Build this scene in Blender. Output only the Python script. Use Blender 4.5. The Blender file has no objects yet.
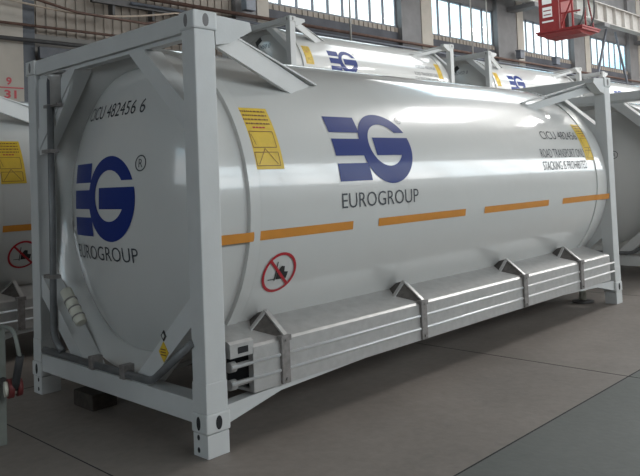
import bpy, bmesh, math, random
from mathutils import Vector, Matrix
random.seed(4)
S = bpy.context.scene
COL = S.collection

# ------------------------------------------------------------------ camera
cam_d = bpy.data.cameras.new('camera')
cam = bpy.data.objects.new('camera', cam_d); COL.objects.link(cam); S.camera = cam
CP, RX, RY, RZ, FPX, CX, CY = (-2.584, -3.717, 1.660), 92.474, -2.461, -47.444, 725.966, 40.183, -93.03
cam.matrix_world = (Matrix.Translation(CP) @ Matrix.Rotation(math.radians(RZ), 4, 'Z')
                    @ Matrix.Rotation(math.radians(RX), 4, 'X') @ Matrix.Rotation(math.radians(RY), 4, 'Z'))
cam_d.sensor_width = 36; cam_d.lens = FPX * 36 / 640
cam_d.shift_x = -CX / 640; cam_d.shift_y = CY / 640
cam_d.clip_end = 300

# ------------------------------------------------------------------ world, lights, exposure
S.view_settings.view_transform = 'Standard'; S.view_settings.look = 'None'
S.view_settings.gamma = 1.0; S.view_settings.exposure = 0.15
w = bpy.data.worlds.new('sky'); S.world = w; w.use_nodes = True
nt = w.node_tree; bg = nt.nodes['Background']
tc = nt.nodes.new('ShaderNodeTexCoord'); nz = nt.nodes.new('ShaderNodeTexNoise'); cr = nt.nodes.new('ShaderNodeValToRGB')
nz.inputs['Scale'].default_value = 5; nz.inputs['Detail'].default_value = 3
nt.links.new(tc.outputs['Generated'], nz.inputs['Vector']); nt.links.new(nz.outputs['Fac'], cr.inputs['Fac'])
cr.color_ramp.elements[0].position = .42; cr.color_ramp.elements[0].color = (.42, .74, .92, 1)
cr.color_ramp.elements[1].position = .56; cr.color_ramp.elements[1].color = (.95, .98, 1, 1)
nt.links.new(cr.outputs['Color'], bg.inputs['Color']); bg.inputs['Strength'].default_value = 2.2

def area(name, loc, aim, sx, sy, power, colr=(1, 1, 1)):
    d = bpy.data.lights.new(name, 'AREA'); d.shape = 'RECTANGLE'; d.size = sx; d.size_y = sy
    d.energy = power; d.color = colr
    o = bpy.data.objects.new(name, d); COL.objects.link(o)
    z = -Vector(aim).normalized(); x = Vector((1, 0, 0)) if abs(z.x) < .9 else Vector((0, 1, 0))
    y = z.cross(x).normalized(); x = y.cross(z)
    o.matrix_world = Matrix.Translation(loc) @ Matrix((x, y, z)).transposed().to_4x4()
    return o
WALL_Y, OPP_Y, X0, X1, ROOF = 11.5, -13.0, -14.0, 52.0, 11.6
# daylight falling through the roof light strips; window and end-wall lamps are added fill
SKY = [(14, 17.5), (21.5, 25.5), (29.5, 34), (39, 44)]
SKY_FILL = [(16, 24), (28, 34), (38, 44)]
for a, b in SKY:
    area('roof_daylight_and_fill', ((a + b) / 2, -1.5, ROOF - .05), (0, 0, -1), b - a - .3, 3.0, 235 * (b - a), (1, .98, .95))
for a, b in SKY_FILL:
    area('roof_daylight_and_fill', ((a + b) / 2, 6.6, ROOF - .05), (0, 0, -1), b - a - .3, 5.6, 32 * (b - a), (1, .98, .95))  # added fill strips that brighten the upper stacked tanks
area('window_fill', (5, OPP_Y + .12, 6.5), (0, 1, -.05), 15.5, 4.2, 620, (1, .99, .97))  # added fill panel, brightens the end of the right-hand container
area('window_fill', (29.5, OPP_Y + .12, 6.5), (0, 1, -.05), 33, 4.2, 1650, (1, .99, .97))  # opposite window light spread into a broad added fill panel
area('window_fill', (X0 + .12, -1.5, 5.2), (1, 0, 0), 17, 3.6, 70, (.95, .98, 1))  # added fill panel for the end faces, no window known there
area('end_wall_fill', (X1 - .4, -3, 3.2), (-1, 0, 0), 12, 6, 500, (1, .97, .93))  # added lamp in front of the solid end wall, no door there

# ------------------------------------------------------------------ materials
def mat(name, c, rough=.5, metal=0, spec=.5, coat=0, noise=0, nscale=8, bump=0, bscale=40, c2=None, emit=0):
    m = bpy.data.materials.new(name); m.use_nodes = True; n = m.node_tree.nodes; l = m.node_tree.links
    b = n['Principled BSDF']; b.inputs['Base Color'].default_value = (*c, 1); b.inputs['Roughness'].default_value = rough
    b.inputs['Metallic'].default_value = metal; b.inputs['Specular IOR Level'].default_value = spec
    b.inputs['Coat Weight'].default_value = coat; b.inputs['Coat Roughness'].default_value = .08
    t = n.new('ShaderNodeTexCoord')
    if noise or c2:
        z = n.new('ShaderNodeTexNoise'); z.inputs['Scale'].default_value = nscale; z.inputs['Detail'].default_value = 6
        r = n.new('ShaderNodeValToRGB'); k = 1 - noise
        r.color_ramp.elements[0].position = .35; r.color_ramp.elements[1].position = .65
        r.color_ramp.elements[0].color = (*(c2 or [v * k for v in c]), 1); r.color_ramp.elements[1].color = (*c, 1)
        l.new(t.outputs['Object'], z.inputs['Vector']); l.new(z.outputs['Fac'], r.inputs['Fac']); l.new(r.outputs['Color'], b.inputs['Base Color'])
    if bump:
        z2 = n.new('ShaderNodeTexNoise'); z2.inputs['Scale'].default_value = bscale
        bp = n.new('ShaderNodeBump'); bp.inputs['Strength'].default_value = bump; bp.inputs['Distance'].default_value = .01
        l.new(t.outputs['Object'], z2.inputs['Vector']); l.new(z2.outputs['Fac'], bp.inputs['Height']); l.new(bp.outputs['Normal'], b.inputs['Normal'])
    return m
M = dict(
    shell=mat('glossy_white_paint', (.60, .60, .585), .3, coat=1.0, noise=.02, nscale=3, bump=.32, bscale=3.6),
    frame=mat('satin_grey_white_paint', (.575, .58, .575), .42, noise=.04, nscale=6, bump=.05, bscale=60),
    alu=mat('brushed_aluminium', (.52, .51, .50), .42, .55, noise=.12, nscale=14, bump=.1, bscale=30),
    bright=mat('bright_aluminium', (.85, .85, .85), .3, .5),
    greydark=mat('dark_grey_box', (.07, .075, .09), .5, noise=.2),
    pipe=mat('dark_grey_pipe', (.17, .175, .18), .45, .3, noise=.2),
    strap=mat('dull_zinc', (.30, .28, .27), .5, .5, noise=.25, nscale=30),
    blue=mat('logo_blue', (.008, .026, .17), .4, spec=.2, coat=.12),
    grey_ink=mat('dark_grey_ink', (.045, .05, .06), .5),
    orange=mat('orange_stripe', (.62, .25, .035), .4, noise=.08),
    yellow=mat('yellow_label', (.70, .47, .03), .45, noise=.08, nscale=20),
    brown_ink=mat('brown_ink', (.20, .09, .02), .5),
    red=mat('red_ink', (.42, .02, .03), .45), black=mat('black_ink', (.02, .02, .02), .5),
    dark=mat('dark_void', (.012, .012, .014), .8),
    cream=mat('cream_plastic', (.58, .57, .49), .45, noise=.06),
    wood=mat('dark_wood', (.05, .04, .032), .85, noise=.4, nscale=20),
    tan=mat('tan_cladding', (.34, .29, .245), .7, noise=.12, nscale=2),
    lower=mat('grey_wall_paint', (.24, .225, .21), .8, noise=.15, nscale=1.5),
    column=mat('beige_column', (.46, .41, .355), .7, noise=.12, nscale=2),
    colshade=mat('grey_steel_column', (.20, .19, .19), .6, noise=.15, nscale=3),
    steel=mat('dark_steel', (.085, .08, .08), .55, .2, noise=.2),
    rust=mat('rust_brown_pipe', (.14, .075, .055), .6, noise=.3),
    greysteel=mat('blue_grey_steel', (.20, .21, .24), .5, .2, noise=.15),
    hose=mat('beige_cable', (.50, .40, .32), .6),
    cabred=mat('crane_red', (.27, .025, .025), .45, noise=.15, nscale=4),
    girder=mat('girder_beige', (.46, .43, .40), .6, noise=.12),
    white=mat('white_paint', (.8, .8, .78), .5),
    roof=mat('roof_sheet', (.22, .20, .18), .8, noise=.15),
    opp=mat('opposite_wall', (.20, .18, .16), .8, noise=.15, nscale=1),
    stand=mat('pale_stand_paint', (.20, .215, .195), .6, noise=.15),
    gusset=mat('dark_gusset', (.12, .108, .10), .6, .3, noise=.3, nscale=30),  # mottled dark tone for the gusset faces
    bluewall=mat('blue_grey_wall', (.085, .085, .10), .7, noise=.3, nscale=2),
    darkred=mat('dull_dark_red', (.16, .025, .025), .5, noise=.3, nscale=20),
    rubber=mat('black_rubber', (.03, .03, .032), .7),
)
def glass():
    m = bpy.data.materials.new('window_glass'); m.use_nodes = True; n = m.node_tree.nodes; l = m.node_tree.links
    n.clear(); o = n.new('ShaderNodeOutputMaterial'); mx = n.new('ShaderNodeMixShader'); t = n.new('ShaderNodeBsdfTransparent')
    g = n.new('ShaderNodeBsdfGlossy'); g.inputs['Roughness'].default_value = .05; mx.inputs[0].default_value = .06
    t.inputs['Color'].default_value = (.93, .97, .97, 1)
    l.new(t.outputs[0], mx.inputs[1]); l.new(g.outputs[0], mx.inputs[2]); l.new(mx.outputs[0], o.inputs[0]); return m
M['glass'] = glass()
def floor_mat(name, c, c2):
    m = mat(name, c, .55, noise=.1, bump=.15, bscale=25); n = m.node_tree.nodes; l = m.node_tree.links
    b = n['Principled BSDF']; t = n['Texture Coordinate'] if 'Texture Coordinate' in n else n.new('ShaderNodeTexCoord')
    big = n.new('ShaderNodeTexNoise'); big.inputs['Scale'].default_value = .8; big.inputs['Detail'].default_value = 8; big.inputs['Roughness'].default_value = .65
    fine = n.new('ShaderNodeTexNoise'); fine.inputs['Scale'].default_value = 14; fine.inputs['Detail'].default_value = 8
    ad = n.new('ShaderNodeMath'); ad.operation = 'MULTIPLY_ADD'; ad.inputs[1].default_value = .4
    r = n.new('ShaderNodeValToRGB'); r.color_ramp.elements[0].position = .5; r.color_ramp.elements[1].position = .95
    r.color_ramp.elements[0].color = (*c2, 1); r.color_ramp.elements[1].color = (*c, 1)
    l.new(t.outputs['Object'], big.inputs['Vector']); l.new(t.outputs['Object'], fine.inputs['Vector'])
    l.new(fine.outputs['Fac'], ad.inputs[0]); l.new(big.outputs['Fac'], ad.inputs[2]); l.new(ad.outputs[0], r.inputs['Fac']); l.new(r.outputs['Color'], b.inputs['Base Color'])
    return m
M['floor'] = floor_mat('concrete_floor', (.25, .215, .19), (.16, .14, .125))
M['lane'] = floor_mat('painted_lane', (.125, .132, .122), (.09, .098, .09))

# ------------------------------------------------------------------ mesh helpers
def box(bm, a, b, bev=0):
    a, b = [min(p, q) for p, q in zip(a, b)], [max(p, q) for p, q in zip(a, b)]
    r = bmesh.ops.create_cube(bm, size=1)['verts']
    for v in r: v.co = Vector([(a[i] + b[i]) / 2 + v.co[i] * (b[i] - a[i]) for i in range(3)])
    if bev:
        es = list({e for v in r for e in v.link_edges}); bmesh.ops.bevel(bm, geom=es, offset=bev, segments=2, affect='EDGES', profile=.6)
def prism(bm, poly, axis, a, b):
    """polygon in the plane across `axis` (remaining two coordinates in order), extruded from a to b"""
    def P(q, h): c = list(q); c.insert(axis, h); return bm.verts.new(c)
    lo = [P(q, a) for q in poly]; hi = [P(q, b) for q in poly]; n = len(poly)
    f = [bm.faces.new(lo), bm.faces.new(hi)] + [bm.faces.new((lo[i], lo[(i + 1) % n], hi[(i + 1) % n], hi[i])) for i in range(n)]
    bmesh.ops.recalc_face_normals(bm, faces=f); bmesh.ops.triangulate(bm, faces=[x for x in f if len(x.verts) > 4])
def beam(bm, p, q, wdt, hgt, up=(0, 0, 1)):
    p, q = Vector(p), Vector(q); d = (q - p).normalized(); s = d.cross(Vector(up)).normalized(); u = s.cross(d)
    vs = [bm.verts.new(c + s * (wdt / 2 * i) + u * (hgt / 2 * j)) for c in (p, q) for i, j in ((-1, -1), (1, -1), (1, 1), (-1, 1))]
    fs = [bm.faces.new([vs[k] for k in f]) for f in ((0, 3, 2, 1), (4, 5, 6, 7), (0, 1, 5, 4), (1, 2, 6, 5), (2, 3, 7, 6), (3, 0, 4, 7))]
    bmesh.ops.recalc_face_normals(bm, faces=fs)
def tube(bm, pts, r, seg=12, cap=True):
    pts = [Vector(p) for p in pts]; rings = []; u = None
    for i, p in enumerate(pts):
        d = ((pts[min(i + 1, len(pts) - 1)] - p).normalized() + (p - pts[max(i - 1, 0)]).normalized()).normalized()
        if u is None: u = d.orthogonal().normalized()
        u = (u - d * u.dot(d)).normalized(); v = d.cross(u); rr = r[i] if isinstance(r, (list, tuple)) else r
        rings.append([bm.verts.new(p + u * rr * math.cos(2 * math.pi * k / seg) + v * rr * math.sin(2 * math.pi * k / seg)) for k in range(seg)])
    for a, b in zip(rings, rings[1:]):
        for k in range(seg): bm.faces.new((a[k], a[(k + 1) % seg], b[(k + 1) % seg], b[k])).smooth = True
    if cap: bm.faces.new(rings[0][::-1]); bm.faces.new(rings[-1])
def bend(pts, r=.08, n=5):
    pts = [Vector(p) for p in pts]; out = [pts[0]]
    for a, b, c in zip(pts, pts[1:], pts[2:]):
        p, q = b + (a - b).normalized() * r, b + (c - b).normalized() * r
        for k in range(n + 1): t = k / n; out.append(p * (1 - t) ** 2 + b * 2 * t * (1 - t) + q * t * t)
    return out + [pts[-1]]
def obj(name, bm, m, parent=None, label=None):
    me = bpy.data.meshes.new(name); bm.normal_update(); bm.to_mesh(me); bm.free(); me.materials.append(M[m] if isinstance(m, str) else m)
    o = bpy.data.objects.new(name, me); COL.objects.link(o)
    if parent: o.parent = parent
    if label: o['label'] = label
    return o
def tag(o, label, cat, group=None):
    o['label'] = label; o['category'] = cat
    if group: o['group'] = group
    return o
def struct(name, bm, m):
    o = obj(name, bm, m); o['kind'] = 'structure'; return o
def empty(name, loc, label, cat, group=None):
    o = bpy.data.objects.new(name, None); o.location = loc; COL.objects.link(o); return tag(o, label, cat, group)
def B(): return bmesh.new()
def bx(name, m, a, b, parent=None, bev=0, label=None):
    t = B(); box(t, a, b, bev); return obj(name, t, m, parent, label)

# ------------------------------------------------------------------ structure: floor, walls, roof
t = B(); box(t, (X0, -1.3, -.2), (X1, WALL_Y, 0)); struct('floor', t, 'floor')
t = B(); box(t, (X0, OPP_Y, -.2), (X1, -1.3, 0)); struct('floor_lane', t, 'lane')
t = B()
for x in [-.47 + 3.52 * k for k in range(-3, 15)]: box(t, (x - .004, OPP_Y, 0), (x + .004, WALL_Y, .0012))
for y in (-1.3, 2.6, 6.5, -5.2, -9.1): box(t, (X0, y - .005, 0), (X1, y + .005, .0012))
struct('floor_joints', t, 'dark')

WZ0, WZ1 = 6.55, 7.95
PIT = 6.28
cols = [2.9, 9.75, 16.92, 23.05, 29.4, 35.8, 42.1, 48.3]      # pilaster centres
CW = [1.55, 1.1, 1.65, 1.95, 1.6, 1.6, 1.6, 1.6]; CB = [1.55, .4, .6, .5, .5, .5, .5, .5]
wins = []
edges = [-8.5, -3.4] + cols + [X1]
t = B(); box(t, (X0, WALL_Y, 0), (X1, WALL_Y + .25, 4.95)); struct('wall_back', t, 'lower')
t = B(); box(t, (10, WALL_Y, 4.95), (X1, WALL_Y + .25, 6.4)); struct('wall_back_band', t, 'bluewall')
t = B(); box(t, (X0, WALL_Y, 4.95), (10, WALL_Y + .25, WZ0)); box(t, (10, WALL_Y, 6.4), (X1, WALL_Y + .25, WZ0))
x = X0
while x < X1:                                                   # standing seams of the cladding
    box(t, (x, WALL_Y - .03, 4.95 if x < 9.9 else 6.4), (x + .035, WALL_Y, WZ0)); x += .22
struct('wall_back_cladding', t, 'tan')
t = B(); box(t, (X0, WALL_Y, WZ1), (X1, WALL_Y + .25, ROOF)); struct('wall_back_upper', t, 'colshade')
t = B(); box(t, (X0, WALL_Y, WZ0), (1.0, WALL_Y + .25, WZ1)); struct('wall_back_pier', t, 'tan')
nwin = 0
for i in range(1, len(cols)):
    a, b = cols[i - 1] + CW[i - 1] / 2 + .02, cols[i] - CW[i] / 2 - .02
    if i == 1: pass
    nwin += 1
    t = B(); n = max(3, round((b - a) / .66)); 
    for k in range(n + 1):
        xx = a + (b - a) * k / n; box(t, (xx - .04, WALL_Y + .05, WZ0), (xx + .04, WALL_Y + .10, WZ1))
    box(t, (a, WALL_Y + .03, WZ0 - .03), (b, WALL_Y + .17, WZ0 + .06)); box(t, (a, WALL_Y + .05, WZ1 - .05), (b, WALL_Y + .15, WZ1 + .03))
    f = struct('window_%d' % nwin, t, 'greysteel')
    t = B(); box(t, (a, WALL_Y + .09, WZ0), (b, WALL_Y + .10, WZ1)); obj('pane', t, 'glass', f)
def pilaster(x, wd, half):
    root = empty('wall_column', (x, WALL_Y, 0), '', 'column', None)
    bx('column_core', 'colshade', (-wd / 2, -.18, 0), (wd / 2, .05, ROOF - .02), root)
    bx('column_face', 'column', (wd / 2 - half, -.21, 0), (wd / 2 + .01, -.15, ROOF - .02), root)
    return root
names = ['beige wall column with the red numbers 9 and 31, far left', 'wall column just left of the leftmost window above the stacked tanks',
 'wall column between the two widest lit windows, pale right edge', 'wall column left of the red crane cab', 'wall column directly right below the red crane cab',
 'wall column right of the window behind the far right corner post', 'distant wall column second from the far end', 'most distant wall column']
for i, x in enumerate(cols):
    r = pilaster(x, CW[i], CB[i]); r['label'] = names[i]; r['group'] = 'wall columns'
    if i == 0: r0 = r
# opposite wall: unseen window band widened for the fill panels, plain walls at the ends, roof with light strips
t = B(); box(t, (X0, OPP_Y - .25, 0), (X1, OPP_Y, 4.3)); box(t, (X0, OPP_Y - .25, 8.7), (X1, OPP_Y, ROOF))
box(t, (X0, OPP_Y - .25, 4.3), (-3.1, OPP_Y, 8.7)); box(t, (46.1, OPP_Y - .25, 4.3), (X1, OPP_Y, 8.7)); struct('wall_front', t, 'opp')
t = B(); xx = -3.1
while xx < 46.2: box(t, (xx, OPP_Y - .12, 4.3), (xx + .12, OPP_Y + .22, 8.7)); xx += 3.0
for z in (6.4,): box(t, (-3.1, OPP_Y + .14, z), (46.1, OPP_Y + .2, z + .08))
struct('window_20', t, 'greysteel')
t = B(); box(t, (X0 - .25, OPP_Y, 0), (X0, WALL_Y, 3.3)); box(t, (X0 - .25, OPP_Y, 7.1), (X0, WALL_Y, ROOF))
box(t, (X0 - .25, OPP_Y, 3.3), (X0, -10.1, 7.1)); box(t, (X0 - .25, 7.1, 3.3), (X0, WALL_Y, 7.1)); struct('wall_left', t, 'opp')
t = B(); yy = -10.1
while yy < 7.2: box(t, (X0 - .12, yy, 3.3), (X0 + .2, yy + .12, 7.1)); yy += 2.45
struct('window_21', t, 'greysteel')  # bars of an unseen end-wall window added for its fill panel
t = B(); box(t, (X1, OPP_Y, 0), (X1 + .25, WALL_Y, ROOF)); struct('wall_right', t, 'opp')
t = B()
box(t, (X0, OPP_Y, ROOF), (X1, -3.1, ROOF + .2)); box(t, (X0, .1, ROOF), (X1, 3.7, ROOF + .2)); box(t, (X0, 9.5, ROOF), (X1, WALL_Y, ROOF + .2))
for y0, y1, ss in ((-3.1, .1, SKY), (3.7, 9.5, SKY_FILL)):
    prev = X0
    for a, b in ss: box(t, (prev, y0, ROOF), (a, y1, ROOF + .2)); prev = b
    box(t, (prev, y0, ROOF), (X1, y1, ROOF + .2))
struct('ceiling', t, 'roof')

# ------------------------------------------------------------------ decals: flat outlines wrapped on the vessel
YC, ZC, R0 = 1.219, 1.49, 1.195
L, HF, HB = 6.058, .144, 2.591
H = HF + HB
def headx(y, z):
    q = ((y - YC) ** 2 + (z - ZC) ** 2) / R0 ** 2
    return .06 + .46 * (1 - math.sqrt(max(0, 1 - q)))
def side_map(s, a, lift=.003):
    th = a / R0; r = R0 + lift; return Vector((s, YC - r * math.cos(th), ZC + r * math.sin(th)))
def head_map(y, z, lift=.003): return Vector((headx(y, z) - lift, y, z))
def face_poly(bm, pts): bm.faces.new([bm.verts.new((p[0], p[1], 0)) for p in pts])
def slice_map(bm, fn, step=.03):
    bmesh.ops.triangulate(bm, faces=bm.faces[:])
    for ax in (0, 1):
        vals = [v.co[ax] for v in bm.verts]; k = math.floor(min(vals) / step) + 1
        while k * step < max(vals):
            co = Vector((0, 0, 0)); co[ax] = k * step; no = Vector((0, 0, 0)); no[ax] = 1
            bmesh.ops.bisect_plane(bm, geom=bm.verts[:] + bm.edges[:] + bm.faces[:], plane_co=co, plane_no=no, dist=1e-6); k += 1
    for v in bm.verts: v.co = fn(v.co.x, v.co.y)
def logo_polys():
    out = [[(0, .935), (.34, .935), (.34, .70), (0, .70)], [(0, .28), (.35, .28), (.365, .053), (0, .053)]]
    cx, cy, rx, ry = .62, .5, .315, .5; ix, iy, irx, iry = .615, .535, .20, .30; N = 60
    a0 = math.asin((.71 - cy) / ry); a1 = 2 * math.pi + math.asin((.38 - cy) / ry)
    b0 = math.asin((.71 - iy) / iry); b1 = 2 * math.pi + math.asin((.38 - iy) / iry)
    P = [((cx + rx * math.cos(a0 + (a1 - a0) * k / N), cy + ry * math.sin(a0 + (a1 - a0) * k / N)),
          (ix + irx * math.cos(b0 + (b1 - b0) * k / N), iy + iry * math.sin(b0 + (b1 - b0) * k / N))) for k in range(N + 1)]
    for (o1, i1), (o2, i2) in zip(P, P[1:]): out.append([o1, o2, i2, i1])
    c0, c1 = math.asin((.38 - cy) / ry), math.asin((.632 - cy) / ry)
    out.append([(.475, .38)] + [(cx + rx * math.cos(c0 + (c1 - c0) * k / 12), cy + ry * math.sin(c0 + (c1 - c0) * k / 12)) for k in range(13)] + [(.475, .632)])
    out.append([(0, .61), (.32, .61), (.33, .56), (.33, .44), (.345, .38), (0, .38)])
    return out
def text_bm(body, size, bold=0):
    cu = bpy.data.curves.new('t', 'FONT'); cu.body = body; cu.size = 1; cu.resolution_u = 3; cu.offset = bold
    o = bpy.data.objects.new('t', cu); COL.objects.link(o)
    dg = bpy.context.evaluated_depsgraph_get(); me = bpy.data.meshes.new_from_object(o.evaluated_get(dg))
    bm = bmesh.new(); bm.from_mesh(me); bpy.data.objects.remove(o); bpy.data.meshes.remove(me)
    xs = [v.co.x for v in bm.verts]; ys = [v.co.y for v in bm.verts]
    for v in bm.verts:                        # normalise to a unit box
        v.co.x = (v.co.x - min(xs)) / (max(xs) - min(xs)); v.co.y = (v.co.y - min(ys)) / (max(ys) - min(ys)); v.co.z = 0
    return bm
def text_map(body, x0, x1, y0, y1, fn, bold=-.003):
    bm = text_bm(body, 1, bold)
    for v in bm.verts: v.co.x = x0 + (x1 - x0) * v.co.x; v.co.y = y0 + (y1 - y0) * v.co.y
    slice_map(bm, fn, .06); return bm
def ring_bm(bm, cx, cy, r, wd, n=48):
    for k in range(n):
        a, b = 2 * math.pi * k / n, 2 * math.pi * (k + 1) / n
        face_poly(bm, [(cx + q * math.cos(c), cy + q * math.sin(c)) for q, c in ((r, a), (r, b), (r - wd, b), (r - wd, a))])
def rect(bm, x0, y0, x1, y1): face_poly(bm, [(x0, y0), (x1, y0), (x1, y1), (x0, y1)])
def line2(bm, a, b, wd):
    a, b = Vector((*a, 0)), Vector((*b, 0)); d = (b - a).normalized() * wd / 2; n = Vector((-d.y, d.x, 0))
    face_poly(bm, [a - n, b - n, b + n, a + n])

PARTS = []      # (mesh name, mesh, parent index, label, only_with_feet)
def build_container(root, feet=True, number='CICU 482456 6', right_tray=True, diamond=False):
    def O(n, bm, m, par=None, label=None): return obj(n, bm, m, par or root, label)
    def mirror(p): return (L - p[0], p[1], p[2])
    # vessel -----------------------------------------------------------
    t = B(); prof = [(.06, 0.0001)]
    for k in range(1, 25):
        rho = R0 * math.sin(math.pi / 2 * k / 24); prof.append((.06 + .46 * (1 - math.sqrt(max(0, 1 - (rho / R0) ** 2))), rho))
    xs = [.52 + (L - 1.04) * k / 20 for k in range(1, 20)]
    prof += [(x, R0) for x in xs] + [(L - a, b) for a, b in prof[::-1]]
    n = 96; rings = [[t.verts.new((x, YC + r * math.cos(2 * math.pi * k / n), ZC + r * math.sin(2 * math.pi * k / n))) for k in range(n)] for x, r in prof]
    for a, b in zip(rings, rings[1:]):
        for k in range(n): t.faces.new((a[k], b[k], b[(k + 1) % n], a[(k + 1) % n])).smooth = True
    bmesh.ops.recalc_face_normals(t, faces=t.faces[:])
    shell = O('tank_shell', t, 'shell')
    for flip in (0, 1):                       # skirt rings which carry the vessel in its end frame
        t = B(); q = []
        for (x, r) in ((.17, 1.175), (.40, 1.175), (.405, 1.204), (.49, 1.204), (.492, 1.19), (.36, 1.10), (.30, 1.05), (.27, 1.06), (.20, 1.13), (.175, 1.165)):
            xx = L - x if flip else x
            q.append([t.verts.new((xx, YC + r * math.cos(2 * math.pi * k / n), ZC + r * math.sin(2 * math.pi * k / n))) for k in range(n)])
        for a, b in zip(q, q[1:] + q[:1]):
            for k in range(n): f = t.faces.new((a[k], b[k], b[(k + 1) % n], a[(k + 1) % n])); f.smooth = True
        bmesh.ops.recalc_face_normals(t, faces=t.faces[:])
        o = O('skirt_ring', t, 'shell')
        for p in o.data.polygons: p.use_smooth = True
        o.data.set_sharp_from_angle(angle=math.radians(35))
    # posts, castings, feet ---------------------------------------------
    for ex in (0, 1):
        for sy in (0, 1):
            fx = (lambda x: L - x) if ex else (lambda x: x); fy = (lambda y: 2.438 - y) if sy else (lambda y: y)
            t = B(); box(t, (fx(.012), fy(.012), HF + .11), (fx(.166), fy(.152), H - .11), .008)
            box(t, (fx(.009), fy(.009), HF + .118), (fx(.168), fy(.155), HF + .30), .005)
            post = O('corner_post', t, 'frame')
            for z0, z1, nm in ((HF, HF + .118, 'bottom_casting'), (H - .118, H, 'top_casting')):
                t = B(); box(t, (fx(0), fy(0), z0), (fx(.178), fy(.162), z1), .012); c = O(nm, t, 'frame', post)
                t = B(); zc = (z0 + z1) / 2
                def hole(cx, cy, axis, hw):
                    pts = []
                    for k in range(16):
                        a = 2 * math.pi * k / 16; pts.append((hw * math.cos(a), .042 * math.sin(a)))
                    if axis == 0: prism(t, [(cy + p, zc + q) for p, q in pts], 0, fx(-.0015), fx(.004))
                    else: prism(t, [(cx + p, zc + q) for p, q in pts], 1, fy(-.0015), fy(.004))
                hm = 'dark' if nm[0] == 'b' else 'colshade'
                hole(0, fy(.085), 0, .020); obj('casting_hole', t, hm, post)
                t = B(); hole(fx(.09), 0, 1, .023); obj('casting_hole', t, hm, post)
            if feet:
                t = B(); box(t, (fx(.008), fy(.006), 0), (fx(.168), fy(.156), HF - .004), .004)
                ft = O('foot', t, 'frame', post)
                if not ex:
                    for zz in (.04, .115):
                        t2 = B(); prism(t2, [(fy(.10) + .013 * math.cos(k * math.pi / 6), zz + .017 * math.sin(k * math.pi / 6)) for k in range(12)], 0, .0065, .012)
                        obj('foot_hole', t2, 'dark', post)
    for ex in (0, 1):
        fx = (lambda x: L - x) if ex else (lambda x: x)
        t = B(); box(t, (fx(.02), .155, H - .125), (fx(.15), 2.283, H - .005), .006); box(t, (fx(.05), .155, H - .155), (fx(.12), 2.283, H - .125))
        O('top_beam', t, 'frame')
        t = B(); box(t, (fx(.015), .155, HF + .045), (fx(.15), 2.283, HF + .185), .006); O('bottom_beam', t, 'frame')
        zb, zt = HF + .18, H - .16
        for sy in (0, 1):
            fy = (lambda y: 2.438 - y) if sy else (lambda y: y)
            t = B(); prism(t, [(fy(.15), 1.98), (fy(.15), 2.16), (fy(.63), zt), (fy(.82), zt)], 0, fx(.03), fx(.17)); O('diagonal_plate', t, 'frame')
            t = B(); prism(t, [(fy(.15), .97), (fy(.15), .79), (fy(.71), zb), (fy(.90), zb)], 0, fx(.03), fx(.17)); O('diagonal_plate', t, 'frame')
    # top brackets and braces ---------------------------------------------
    for ex in (0, 1):
        for sy in (0, 1):
            fx = (lambda x: L - x) if ex else (lambda x: x); fy = (lambda y: 2.438 - y) if sy else (lambda y: y)
            t = B(); prism(t, [(fx(.17), H - .015), (fx(.45), H - .03), (fx(.465), H - .085), (fx(.28), 2.55), (fx(.17), 2.53)], 1, fy(.012), fy(.12))
            O('top_bracket', t, 'frame')
            t = B(); beam(t, (fx(.22), fy(.11), 2.62), (fx(1.36), fy(.44), 2.31 + .02 * ex), .03, .08 if ex else .15); 
            beam(t, (fx(.22), fy(.15), 2.685), (fx(1.42), fy(.46), 2.40), .10, .012)
            O('top_brace', t, 'frame')
            # short rail from the bottom casting out to the tray
            t = B(); prism(t, [(fx(.17), HF + .02), (fx(.17), HF + .135), (fx(.95), .318), (fx(1.6), .318), (fx(1.6), .305), (fx(.62), .265)], 1, fy(.03), fy(.12))
            O('bottom_rail', t, 'frame')
    # saddles under the vessel
    for x in (.9, L - .9):
        t = B(); poly = [(.45, .30), (1.988, .30)] + [(YC + 1.19 * math.sin(a), ZC - 1.19 * math.cos(a)) for a in [math.radians(39 - 6 * k) for k in range(14)]]
        prism(t, poly, 0, x - .04, x + .04); O('saddle', t, 'frame')
    # side trays ----------------------------------------------------------
    if right_tray:
        t = B(); prism(t, [(0.0, .31), (0.0, .597), (.02, .612), (.36, .71), (.36, .69), (.05, .58), (.05, .33), (.34, .33), (.34, .31)], 0, .37, 5.74)
        tray = O('hose_tray', t, 'alu')
        t = B(); prism(t, [(0.0, .56), (0.0, .645), (.02, .66), (.36, .715), (.36, .56)], 0, .19, .375); O('tray_end_block', t, 'alu')
        t = B(); box(t, (.25, -.003, .582), (.33, .004, .622)); obj('slot', t, 'dark', tray)
        for z in (.505, .403):
            t = B(); tube(t, [(.2, .0, z), (5.85, .0, z)], .011, 8); obj('ridge', t, 'bright', tray)
        for z in (.50, .39):
            t = B(); tube(t, [(.20, .035, z), (.245, .035, z), (.25, .035, z), (.50, .035, z)], [.033, .033, .018, .018], 16); obj('hose_tube', t, 'alu', tray)
        t = B(); box(t, (.40, .01, .33), (.43, .32, .57)); obj('tray_gap_shade', t, 'dark', tray)  # dark plate added to give the shaded gap at the tray end
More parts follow.
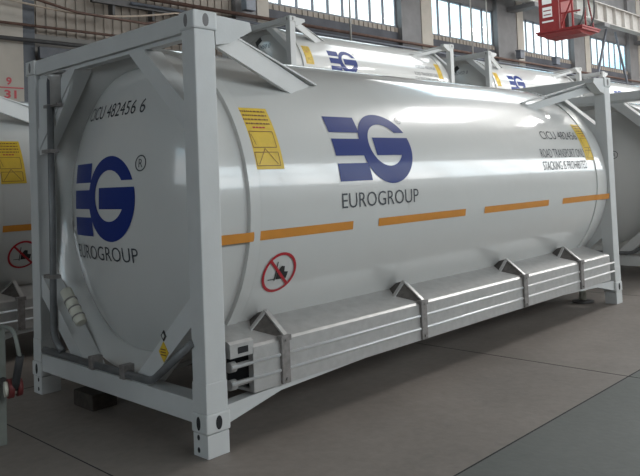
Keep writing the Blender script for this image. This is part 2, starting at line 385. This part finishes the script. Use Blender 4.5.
        for x in (.63, 2.13, 3.76, 4.98):
            t = B(); box(t, (x - .035, -.022, .315), (x + .035, .002, .605), .003)
            for z in (.345, .60): tube(t, [(x, -.034, z), (x, -.015, z)], .012, 8)
            st = O('strap_bracket', t, 'strap')
            t = B(); A = (x + .02, .20, .77); Bq = (x + .02, -.01, .612); C = (x - .14, .20, .645); D = (x + .02, .45, .70)
            vs = [t.verts.new(q) for q in (A, Bq, C, D)]
            for f in ((0, 1, 2), (0, 2, 3), (0, 3, 1), (1, 3, 2)): t.faces.new([vs[i] for i in f])
            bmesh.ops.recalc_face_normals(t, faces=t.faces[:]); g = O('tray_gusset', t, 'gusset')
            t = B(); beam(t, A, Bq, .035, .012); beam(t, A, C, .03, .012); obj('gusset_edge', t, 'alu', g)
            t = B(); box(t, (x - .04, -.028, .592), (x + .045, .025, .628)); obj('gusset_clamp', t, 'strap', g)
    # lettering and marks on the side ----------------------------------------
    a0, ha = .105, .605
    t = B()
    for p in logo_polys(): face_poly(t, [(1.268 + x * .982, a0 + y * ha) for x, y in p])
    slice_map(t, side_map, .03); obj('logo', t, 'blue', shell, 'blue EG logo on the tank side')
    obj('logo_lettering', text_map('EUROGROUP', 1.268, 2.178, -.062, .05, side_map), 'grey_ink', shell, 'dark EUROGROUP lettering')
    def regmark(fn, cx, cy, r, flip=1):
        t = B(); ring_bm(t, cx, cy, r, r * .16, 32); slice_map(t, fn, .06)
        o = obj('registered_mark', t, 'grey_ink', shell)
        obj('registered_mark_letter', text_map('R', cx - flip * r * .35, cx + flip * r * .38, cy - r * .5, cy + r * .5, fn), 'grey_ink', shell)
    regmark(side_map, 2.157, .657, .034)
    for a, b in ((.17, 1.39), (1.68, 2.87), (3.18, 4.41), (4.72, L - .06)):
        t = B(); rect(t, a, -.225, b, -.162); slice_map(t, lambda s, q: side_map(s, q, .012 if (s < .5 or s > 5.56) else .003), .1)
        obj('orange_stripe', t, 'orange', shell)
    for lx0, lx1, key in ((.463, .737, 'left'), (5.37, 5.655, 'right')):
        t = B(); rect(t, lx0, .246, lx1, .715); slice_map(t, lambda s, q: side_map(s, q, .004), .05); lab = obj('warning_label', t, 'yellow', shell, 'yellow warning label near the %s end' % key)
        t = B(); W_ = lx1 - lx0; cxl = (lx0 + lx1) / 2
        for k in range(4):
            yy = .69 - k * .034; xx = lx0 + .03 + (k % 2) * .01
            while xx < lx1 - .03: 
                ww = random.uniform(.008, .03); rect(t, xx, yy - .012, min(xx + ww, lx1 - .025), yy); xx += ww + .006
        for q0, q1 in ((.40, .52), (.27, .365)):
            for a, b in (((lx0 + .04, q0), (lx1 - .03, q0)), ((lx0 + .04, q1), (lx1 - .03, q1)), ((lx0 + .04, q0), (lx0 + .04, q1)), ((lx1 - .03, q0), (lx1 - .03, q1))): line2(t, a, b, .005)
        line2(t, (lx0 + .06, .28), (cxl, .392), .005); line2(t, (lx1 - .05, .28), (cxl, .392), .005); line2(t, (lx0 + .05, .50), (lx0 + .07, .42), .004)
        slice_map(t, lambda s, q: side_map(s, q, .006), .05); obj('label_print', t, 'brown_ink', lab)
        t = B(); 
        for k in range(4): rect(t, cxl - .05 + k * .028, .545, cxl - .028 + k * .028, .557)
        slice_map(t, lambda s, q: side_map(s, q, .006), .05); obj('label_print', t, 'red', lab)
    t = B(); scx, scy, sr = .712, -.478, .150; ring_bm(t, scx, scy, sr, .02); line2(t, (scx - sr * .66, scy + sr * .66), (scx + sr * .66, scy - sr * .66), .02)
    slice_map(t, lambda s, q: side_map(s, q, .006), .05); sg = obj('prohibition_sign', t, 'red', shell, 'round red no-forklift sign')
    t = B(); face_poly(t, [(scx - .02, scy - .05), (scx + .075, scy - .05), (scx + .08, scy), (scx + .045, scy + .005), (scx + .04, scy + .045), (scx + .01, scy + .05), (scx - .02, scy + .01)])
    line2(t, (scx - .03, scy - .06), (scx - .03, scy + .085), .008); line2(t, (scx - .09, scy - .045), (scx - .03, scy - .045), .006)
    slice_map(t, lambda s, q: side_map(s, q, .004), .05); obj('forklift_symbol', t, 'black', sg)
    obj('transport_lettering', text_map('ROAD TRANSPORT ONLY', 4.35, 5.40, .285, .385, side_map), 'grey_ink', shell)
    obj('transport_lettering', text_map('STACKING IS PROHIBITED', 4.34, 5.36, .15, .245, side_map), 'grey_ink', shell)
    obj('weight_lettering', text_map('CICU 482456 6', 4.50, 5.45, .50, .60, side_map), 'grey_ink', shell)
    for x in (2.05, 4.05):                                      # welded seams
        t = B(); rect(t, x, -1.6, x + .006, 1.75); slice_map(t, lambda s, q: side_map(s, q, .0015), .05); obj('weld_seam', t, 'shell', shell)
    # marks on the near head --------------------------------------------------
    hl = lambda y, z: head_map(y, z)
    t = B()
    for p in logo_polys(): face_poly(t, [(1.86 - x * 1.05, 1.262 + y * .625) for x, y in p])
    slice_map(t, hl, .03); obj('logo', t, 'blue', shell, 'blue EG logo on the tank end')
    obj('logo_lettering', text_map('EUROGROUP', 1.87, .885, 1.12, 1.225, hl), 'grey_ink', shell, 'dark EUROGROUP lettering')
    regmark(hl, .83, 1.818, .058, -1)
    obj('number_lettering', text_map(number, 1.74, .875, 2.18, 2.285, hl), 'grey_ink', shell)
    t = B(); rect(t, 2.01, 1.30, 2.07, 1.41); slice_map(t, hl, .05); obj('data_sticker', t, 'strap', shell)
    if diamond:
        t = B(); face_poly(t, [(1.32 + .13 * a, 2.38 + .12 * b) for a, b in ((1, .1), (0, 1), (-1, .1), (0, -1))]); slice_map(t, hl, .05); obj('hazard_diamond', t, 'black', shell)
    # yellow and black diamonds on the lower right diagonal plate
    for cy, cz, hw, hh, m, nm in ((.49, .575, .055, .066, 'yellow', 'hazard_diamond'), (.485, .68, .03, .036, 'black', 'black_diamond')):
        t = B(); prism(t, [(cy - hw, cz), (cy, cz + hh), (cy + hw, cz), (cy, cz - hh)], 0, .024, .032); d = O(nm, t, m)
        if m == 'yellow':
            t = B()
            for k in (-1, 0, 1): box(t, (.021, cy - .028, cz + k * .018 - .004), (.0245, cy + .028, cz + k * .018 + .003))
            obj('diamond_print', t, 'brown_ink', d)
        else:
            t = B(); prism(t, [(cy - .014, cz), (cy, cz + .017), (cy + .014, cz), (cy, cz - .017)], 0, .021, .025); obj('diamond_centre', t, 'frame', d)
    # pipes, dark valve recess, document tube at the near end
    t = B(); tube(t, bend([(.0, 1.99, 2.33), (.0, 2.00, 1.2), (.0, 2.03, .50), (.0, 1.88, .40)], .1), .026, 12); pv = O('drain_pipe', t, 'pipe', None, 'vertical dark drain pipe')
    for z, y in ((1.965, 1.99), (.975, 2.01)):
        t = B(); box(t, (-.038, y - .075, z - .014), (.03, y + .085, z + .014)); obj('pipe_clamp', t, 'strap', pv)
    t = B(); tube(t, bend([(-.0, 2.20, .375), (.0, .60, .375), (.0, .13, .68)], .07), .026, 12); ph = O('drain_pipe', t, 'pipe', None, 'horizontal dark drain pipe')
    for y in (1.37, .93):
        t = B(); box(t, (-.034, y - .03, .345), (.05, y + .03, .44), .004); obj('pipe_clamp', t, 'strap', ph)
    t = B(); tube(t, [(.06, 2.2, .36), (.06, 1.2, .335)], .02, 8); O('thin_pipe', t, 'pipe')
    t = B(); prism(t, [(2.285, 2.575), (2.285, 1.95), (2.20, 1.95), (1.76, 2.40), (1.66, 2.575)], 0, .04, .06); O('corner_plate', t, 'frame')
    t = B(); prism(t, [(2.085, 2.34), (1.96, 2.34), (1.96, 2.585), (2.03, 2.585), (2.07, 2.56), (2.085, 2.52)], 0, .018, .045); vb = O('valve_recess_dark', t, 'greydark')  # dark plate standing in for the shaded recess slot around the valve
    t = B(); tube(t, [(.01, 1.90, 2.33), (.01, 1.90, 2.52), (.01, 1.90, 2.545), (.01, 1.90, 2.56)], [.045, .045, .065, .065], 14); obj('valve_cylinder', t, 'alu', vb)
    t = B(); prism(t, [(1.82, 2.575), (2.06, 2.575), (2.03, 2.595), (1.80, 2.59)], 0, -.01, .045); obj('valve_hood', t, 'alu', vb)
    t = B(); box(t, (-.01, 1.84, 2.315), (.03, 2.09, 2.34)); obj('valve_foot', t, 'strap', vb)
    t = B(); a, b = Vector((-.0, 1.80, .88)), Vector((-.0, 1.555, .655))
    fr = [0, .02, .3, .31, .34, .35, .55, .56, .6, .61, .8, .81, .84, .85, .98, 1]; rr = [q * .72 for q in (.05, .062, .062, .066, .066, .06, .06, .066, .066, .058, .058, .066, .066, .058, .058, .045)]
    tube(t, [a.lerp(b, f) for f in fr], rr, 18); dt = O('document_tube', t, 'cream', None, 'cream document tube')
    for f in (.33, .58, .82):
        t = B(); tube(t, [a.lerp(b, f - .02), a.lerp(b, f + .02)], .0485, 18, True); obj('tube_band', t, 'strap', dt)
def copy_tree(o, parent=None):
    c = o.copy(); COL.objects.link(c); c.parent = parent
    for ch in [k for k in o.children]: copy_tree(ch, c)
    return c
G = 'tank containers'
main = empty('tank_container', (0, 0, 0), 'large white framed tank container filling the foreground, round number plate text 482456 6 on its end', 'tank container', G)
main['label'] = 'large white tank container in the foreground with blue EG logos, nearest the camera'
build_container(main)
o = copy_tree(main); o.location = (-.24, 3.60, 0); o['label'] = 'white tank container at the left edge, mostly hidden behind the foreground tank'
o = copy_tree(main); o.location = (7.85, .0, 0); o['label'] = 'white tank container at the right edge, end on, just beyond the foreground tank'
for c in list(o.children):
    if 'diamond' in c.name:
        for k in list(c.children): bpy.data.objects.remove(k)
        bpy.data.objects.remove(c)
up = empty('tank_container', (7.85, 7.76, HB - HF), 'upper stacked white tank container left of centre, black diamond on its end', 'tank container', G)
build_container(up, feet=False, number='CICU 482450 0', diamond=True)
labs = {(0, 0): 'lower white tank container beneath the leftmost of the stacked ones', (1, 1): 'upper stacked white tank container in the middle of the back row',
        (1, 0): 'lower white tank container beneath the middle stacked one', (2, 1): 'upper stacked white tank container farthest right in the back row', (2, 0): 'lower white tank container beneath the farthest stacked one'}
for (k, lv), lb in labs.items():
    o = copy_tree(up); o.location = (7.85 + 7.8 * k, 7.76, -HF + HB * lv); o['label'] = lb

# ------------------------------------------------------------------ things on the back wall
t = B(); bm = text_map('9', 0, 1, 0, 1, lambda a, b: Vector((3.33 + a * .11, WALL_Y - .215, 3.80 + b * .16)), .03); obj('column_number', bm, 'red', r0, 'red number 9').location = (-cols[0], -WALL_Y, 0)
bm = text_map('31', 0, 1, 0, 1, lambda a, b: Vector((3.29 + a * .24, WALL_Y - .215, 3.53 + b * .17)), .03); obj('column_number', bm, 'red', r0, 'red number 31').location = (-cols[0], -WALL_Y, 0)
t.free()
bm = B(); box(bm, (3.675, WALL_Y - .2, 2.0), (3.93, WALL_Y - .02, 5.6)); obj('dark_edge', bm, 'greydark', r0).location = (-cols[0], -WALL_Y, 0)
bm = B(); box(bm, (2.13, WALL_Y - .22, 3.735), (3.67, WALL_Y - .21, 3.76)); obj('number_line', bm, 'red', r0).location = (-cols[0], -WALL_Y, 0)

def wallpipe(name, pts, r, m, label, cat='pipe', seg=8):
    t = B(); tube(t, pts, r, seg); return tag(obj(name, t, m), label, cat)
Yw = WALL_Y - .38
wallpipe('wall_pipe', [(X0 + .3, Yw, 4.72), (46, Yw, 4.72)], .045, 'steel', 'dark pipe running along the back wall below the tan cladding')
wallpipe('wall_pipe', [(X0 + .3, Yw, 5.03), (46, Yw, 5.03)], .03, 'rust', 'thin rust brown pipe along the back wall at the foot of the cladding')
wallpipe('wall_pipe', [(6.0, Yw, 6.0), (46, Yw, 6.0)], .05, 'rust', 'brown pipe along the back wall beneath the windows')
wallpipe('wall_pipe', [(6.0, Yw - .1, 5.8), (46, Yw - .1, 5.8)], .035, 'greysteel', 'thin grey pipe beneath the brown pipe under the windows')
def ledge(name, z0, z1, d, m, label, cat, xa=X0 + .3, xb=46):
    t = B(); box(t, (xa, Yw - d, z0), (xb, Yw + .1, z1)); return tag(obj(name, t, m), label, cat)
ledge('crane_feed_channel', 5.45, 5.68, .1, 'steel', 'dark horizontal steel channel on the back wall above the stacked tanks', 'channel', 8.4)
ledge('wall_beam', 4.38, 4.62, .0, 'greydark', 'dark steel beam on the back wall behind the tanks', 'beam', 3.95)
# sagging pale cable upper left
pts = []
for k in range(25):
    f = k / 24; x = 3.0 + 5.2 * f; pts.append((x, Yw - .15, 5.50 - .22 * math.sin(math.pi * min(1, f * 1.25)) * (1 if f < .8 else .7) + .28 * f))
wallpipe('cable', pts, .022, 'hose', 'sagging beige cable on the wall at the upper left', 'cable')
pts = [(x, y - .1, z + .10) for x, y, z in pts]
wallpipe('cable', [(2.9, Yw - .32, 5.66), (4.6, Yw - .32, 5.36), (6.2, Yw - .32, 5.32), (8.4, Yw - .32, 5.75)], .03, 'rust', 'dark brown cable beside the beige one at the upper left', 'cable')
t = B(); box(t, (5.1, Yw - .05, 5.72), (8.2, Yw + .05, 5.86)); 
for x in (5.6, 6.6, 7.6): box(t, (x, Yw, 5.5), (x + .06, Yw + .2, 5.75))
tag(obj('cable_tray', t, 'steel'), 'dark cable tray on the upper left wall above the main frame', 'cable tray')
for x, n in ((13.1, 'leftmost'), (19.55, 'middle'), (20.6, 'right')):
    t = B(); tube(t, [(x, Yw - .25, 5.4), (x, Yw - .25, 9.0)], .03, 8); tag(obj('conduit', t, 'girder'), 'vertical grey conduit before the windows, %s of the three' % n, 'conduit', 'conduits before the windows')
for x, lb in ((9.4, 'small brown box on the wall ledge left of the first window'), (23.2, 'grey junction box on the ledge under the wall column left of the crane cab'), (26.2, 'dark lamp box on the ledge under the crane cab')):
    t = B(); box(t, (x - .16, Yw - .2, 6.1), (x + .16, Yw + .02, 6.4), .02); box(t, (x - .2, Yw - .23, 6.4), (x + .2, Yw + .02, 6.43)); tag(obj('junction_box', t, 'greysteel'), lb, 'box')

# crane runway girder with stiffeners, along the back wall
ZG0, ZG1, YG = 8.22, 9.02, 10.3
rg = empty('runway_girder', (0, YG, 0), 'long pale crane runway girder with stiffeners along the back wall, upper right', 'girder')
t = B(); box(t, (X0 + .3, -.02, ZG0), (50, .02, ZG1)); box(t, (X0 + .3, -.2, ZG1), (50, .2, ZG1 + .04)); box(t, (X0 + .3, -.2, ZG0 - .04), (50, .2, ZG0))
x = X0 + .6
while x < 50: box(t, (x, -.18, ZG0), (x + .03, -.02, ZG1)); x += 1.0
obj('girder_web', t, 'girder', rg)
t = B(); box(t, (X0 + .3, -.04, ZG1 + .04), (50, .04, ZG1 + .14)); obj('crane_rail', t, 'steel', rg)
ordn = ['first', 'second', 'third', 'fourth', 'fifth', 'sixth', 'seventh', 'eighth']
for i, x in enumerate(cols):
    t = B(); box(t, (x - .25, YG - .25, ZG0 - .22), (x + .25, WALL_Y - .22, ZG0 - .05))
    tag(obj('girder_corbel', t, 'colshade'), 'steel corbel under the runway girder, ' + ordn[i] + ' from the left', 'corbel', 'girder corbels')
for i, x in enumerate((29.6, 33.0, 35.6)):
    t = B(); beam(t, (x, YG + .45, 5.75), (x + (1.3 if i != 1 else -1.1), YG + .45, ZG0 - .05), .09, .09); tag(obj('wall_brace', t, 'greysteel'), 'diagonal steel brace before the right-hand windows, %s of three' % ('leftmost', 'middle', 'rightmost')[i], 'brace', 'wall braces')

# red crane driver's cab hanging from the crane bridge
cx, cy, cz = 21.2, 7.9, 6.34
cab = empty('crane_cab', (cx, cy, cz), 'red crane driver cab hanging at the top right, railed and glazed', 'crane cab')
t = B(); box(t, (-.9, -1.1, 0), (.95, 1.25, .12)); box(t, (-.95, -1.15, .10), (1.0, 1.3, .17)); prism(t, [(-.9, 0), (.95, 0), (.5, -.14), (-.5, -.14)], 1, -.9, 1.0); obj('cab_floor', t, 'cabred', cab); cab.scale = (.72, .72, .72)
t = B(); box(t, (-.8, .1, .17), (.8, 1.15, 2.2)); 
cabw = obj('cab_body', t, 'cabred', cab)
t = B(); box(t, (-.815, .45, .85), (-.80, .95, 1.35)); box(t, (-.815, .45, 1.5), (-.80, .95, 1.9)); box(t, (-.815, .4, .6), (-.80, 1.0, .68)); obj('cab_panel', t, 'white', cab, 'white panel with small windows')
t = B(); box(t, (-.82, .50, .95), (-.813, .90, 1.0)); box(t, (-.82, .50, 1.15), (-.813, .90, 1.2)); obj('panel_slats', t, 'cabred', cab)
t = B()
for (a, b) in (((-.8, 0, .17), (-.8, 0, 2.2)), ((-.8, -.6, .17), (-.8, -.6, 2.2)), ((-.8, 0, .9), (-.8, -1.0, .9)), ((-.8, 0, 1.5), (-.8, -.9, 1.5)), ((-.8, 0, .3), (-.8, -.6, 1.5)), ((-.8, -.05, 1.6), (-.8, -.6, 2.2)), ((.8, -.9, .17), (.8, -.6, 2.2)), ((-.3, -1.0, .2), (-.3, -1.0, 1.1))): beam(t, a, b, .07, .07, (1, .1, 0))
obj('cab_railing', t, 'cabred', cab)
t = B(); tube(t, [(-.55, -.6 - .5 * math.cos(a), 1.25 + 1.05 * math.sin(a)) for a in [math.radians(-75 + 15 * k) for k in range(11)]], .045, 8)
tube(t, [(.55, -.6 - .5 * math.cos(a), 1.25 + 1.05 * math.sin(a)) for a in [math.radians(-75 + 15 * k) for k in range(11)]], .045, 8); obj('window_frame', t, 'steel', cab)
t = B(); pr = [(-.6 - .48 * math.cos(a), 1.25 + 1.0 * math.sin(a)) for a in [math.radians(-75 + 15 * k) for k in range(11)]]
for (a, b) in zip(pr, pr[1:]): 
    t.faces.new([t.verts.new(v) for v in ((-.55, *a), (.55, *a), (.55, *b), (-.55, *b))])
for xx in (-.55, .55): t.faces.new([t.verts.new((xx, *a)) for a in pr])
obj('cab_window', t, 'glass', cab)
t = B(); box(t, (-.2, -.1, .17), (.35, .1, 1.1), .03); obj('driver_seat', t, 'steel', cab)
t = B()
for x in (-.6, .6):
    for y in (-.4, .9): box(t, (x - .05, y - .05, 2.2), (x + .05, y + .05, 4.15))
obj('hanger', t, 'steel', cab)
br = empty('crane_bridge', (cx, 0, 9.3), 'overhead crane bridge girder spanning the hall above the red cab', 'crane')
t = B(); box(t, (-.35, OPP_Y + .6, 0), (.35, YG + .3, 1.1)); obj('bridge_girder', t, 'girder', br)
t = B(); box(t, (1.9, OPP_Y + .6, 0), (2.5, YG + .3, 1.1)); obj('bridge_girder', t, 'girder', br)
t = B(); box(t, (-1.0, YG - .25, -.12), (3.2, YG + .25, .3)); obj('end_carriage', t, 'girder', br)

# ------------------------------------------------------------------ small floor things
t = B(); box(t, (.04, 1.50, 0), (.24, 1.80, .12), .01); tag(obj('wood_block', t, 'wood'), 'dark wooden block on the floor under the front frame of the foreground tank', 'block')
jk = empty('support_jack', (5.85, .42, 0), 'small steel jack on a round base near the far corner post of the foreground tank', 'jack')
t = B(); tube(t, [(0, 0, 0), (0, 0, .02), (0, 0, .03)], [.13, .13, .06], 20); obj('base', t, 'steel', jk)
t = B(); tube(t, [(0, 0, .03), (0, 0, .20)], .045, 12); obj('screw_column', t, 'cream', jk)
t = B(); tube(t, [(0, 0, .20), (0, 0, .225)], .07, 14); obj('head_plate', t, 'alu', jk)
# pale stand with a red flanged valve and hose at the left edge
st = empty('valve_stand', (-.66, 1.33, 0), 'pale steel stand with a red flanged valve and dark hose at the left edge', 'stand')
t = B(); box(t, (-.025, .0, 0), (.025, .06, .76), .006); obj('leg', t, 'stand', st)
t = B(); box(t, (-.035, .5, 0), (.035, .58, .76), .006); obj('leg', t, 'stand', st)
t = B(); tube(t, bend([(0, .7, .775), (0, -.20, .775), (0, -.29, .60)], .06), .013, 8); obj('handle_pipe', t, 'stand', st)
t = B(); tube(t, [(-.03, -.16, .40), (.0, -.165, .40)], .062, 22); tube(t, [(.02, -.17, .40), (.05, -.175, .40)], .056, 22); obj('flange', t, 'darkred', st)
t = B(); tube(t, [(-.05, -.155, .40), (-.03, -.16, .40)], .048, 18); tube(t, [(.0, -.165, .4), (.02, -.17, .4)], .04, 16); obj('valve_face', t, 'cream', st)
t = B(); tube(t, bend([(0, -.20, .40), (0, -.24, .50), (0, -.29, .62)], .04), .024, 10); obj('hose', t, 'rubber', st)
t = B(); tube(t, [(0, 0, .42), (0, -.16, .40)], .025, 10); obj('valve_arm', t, 'steel', st)
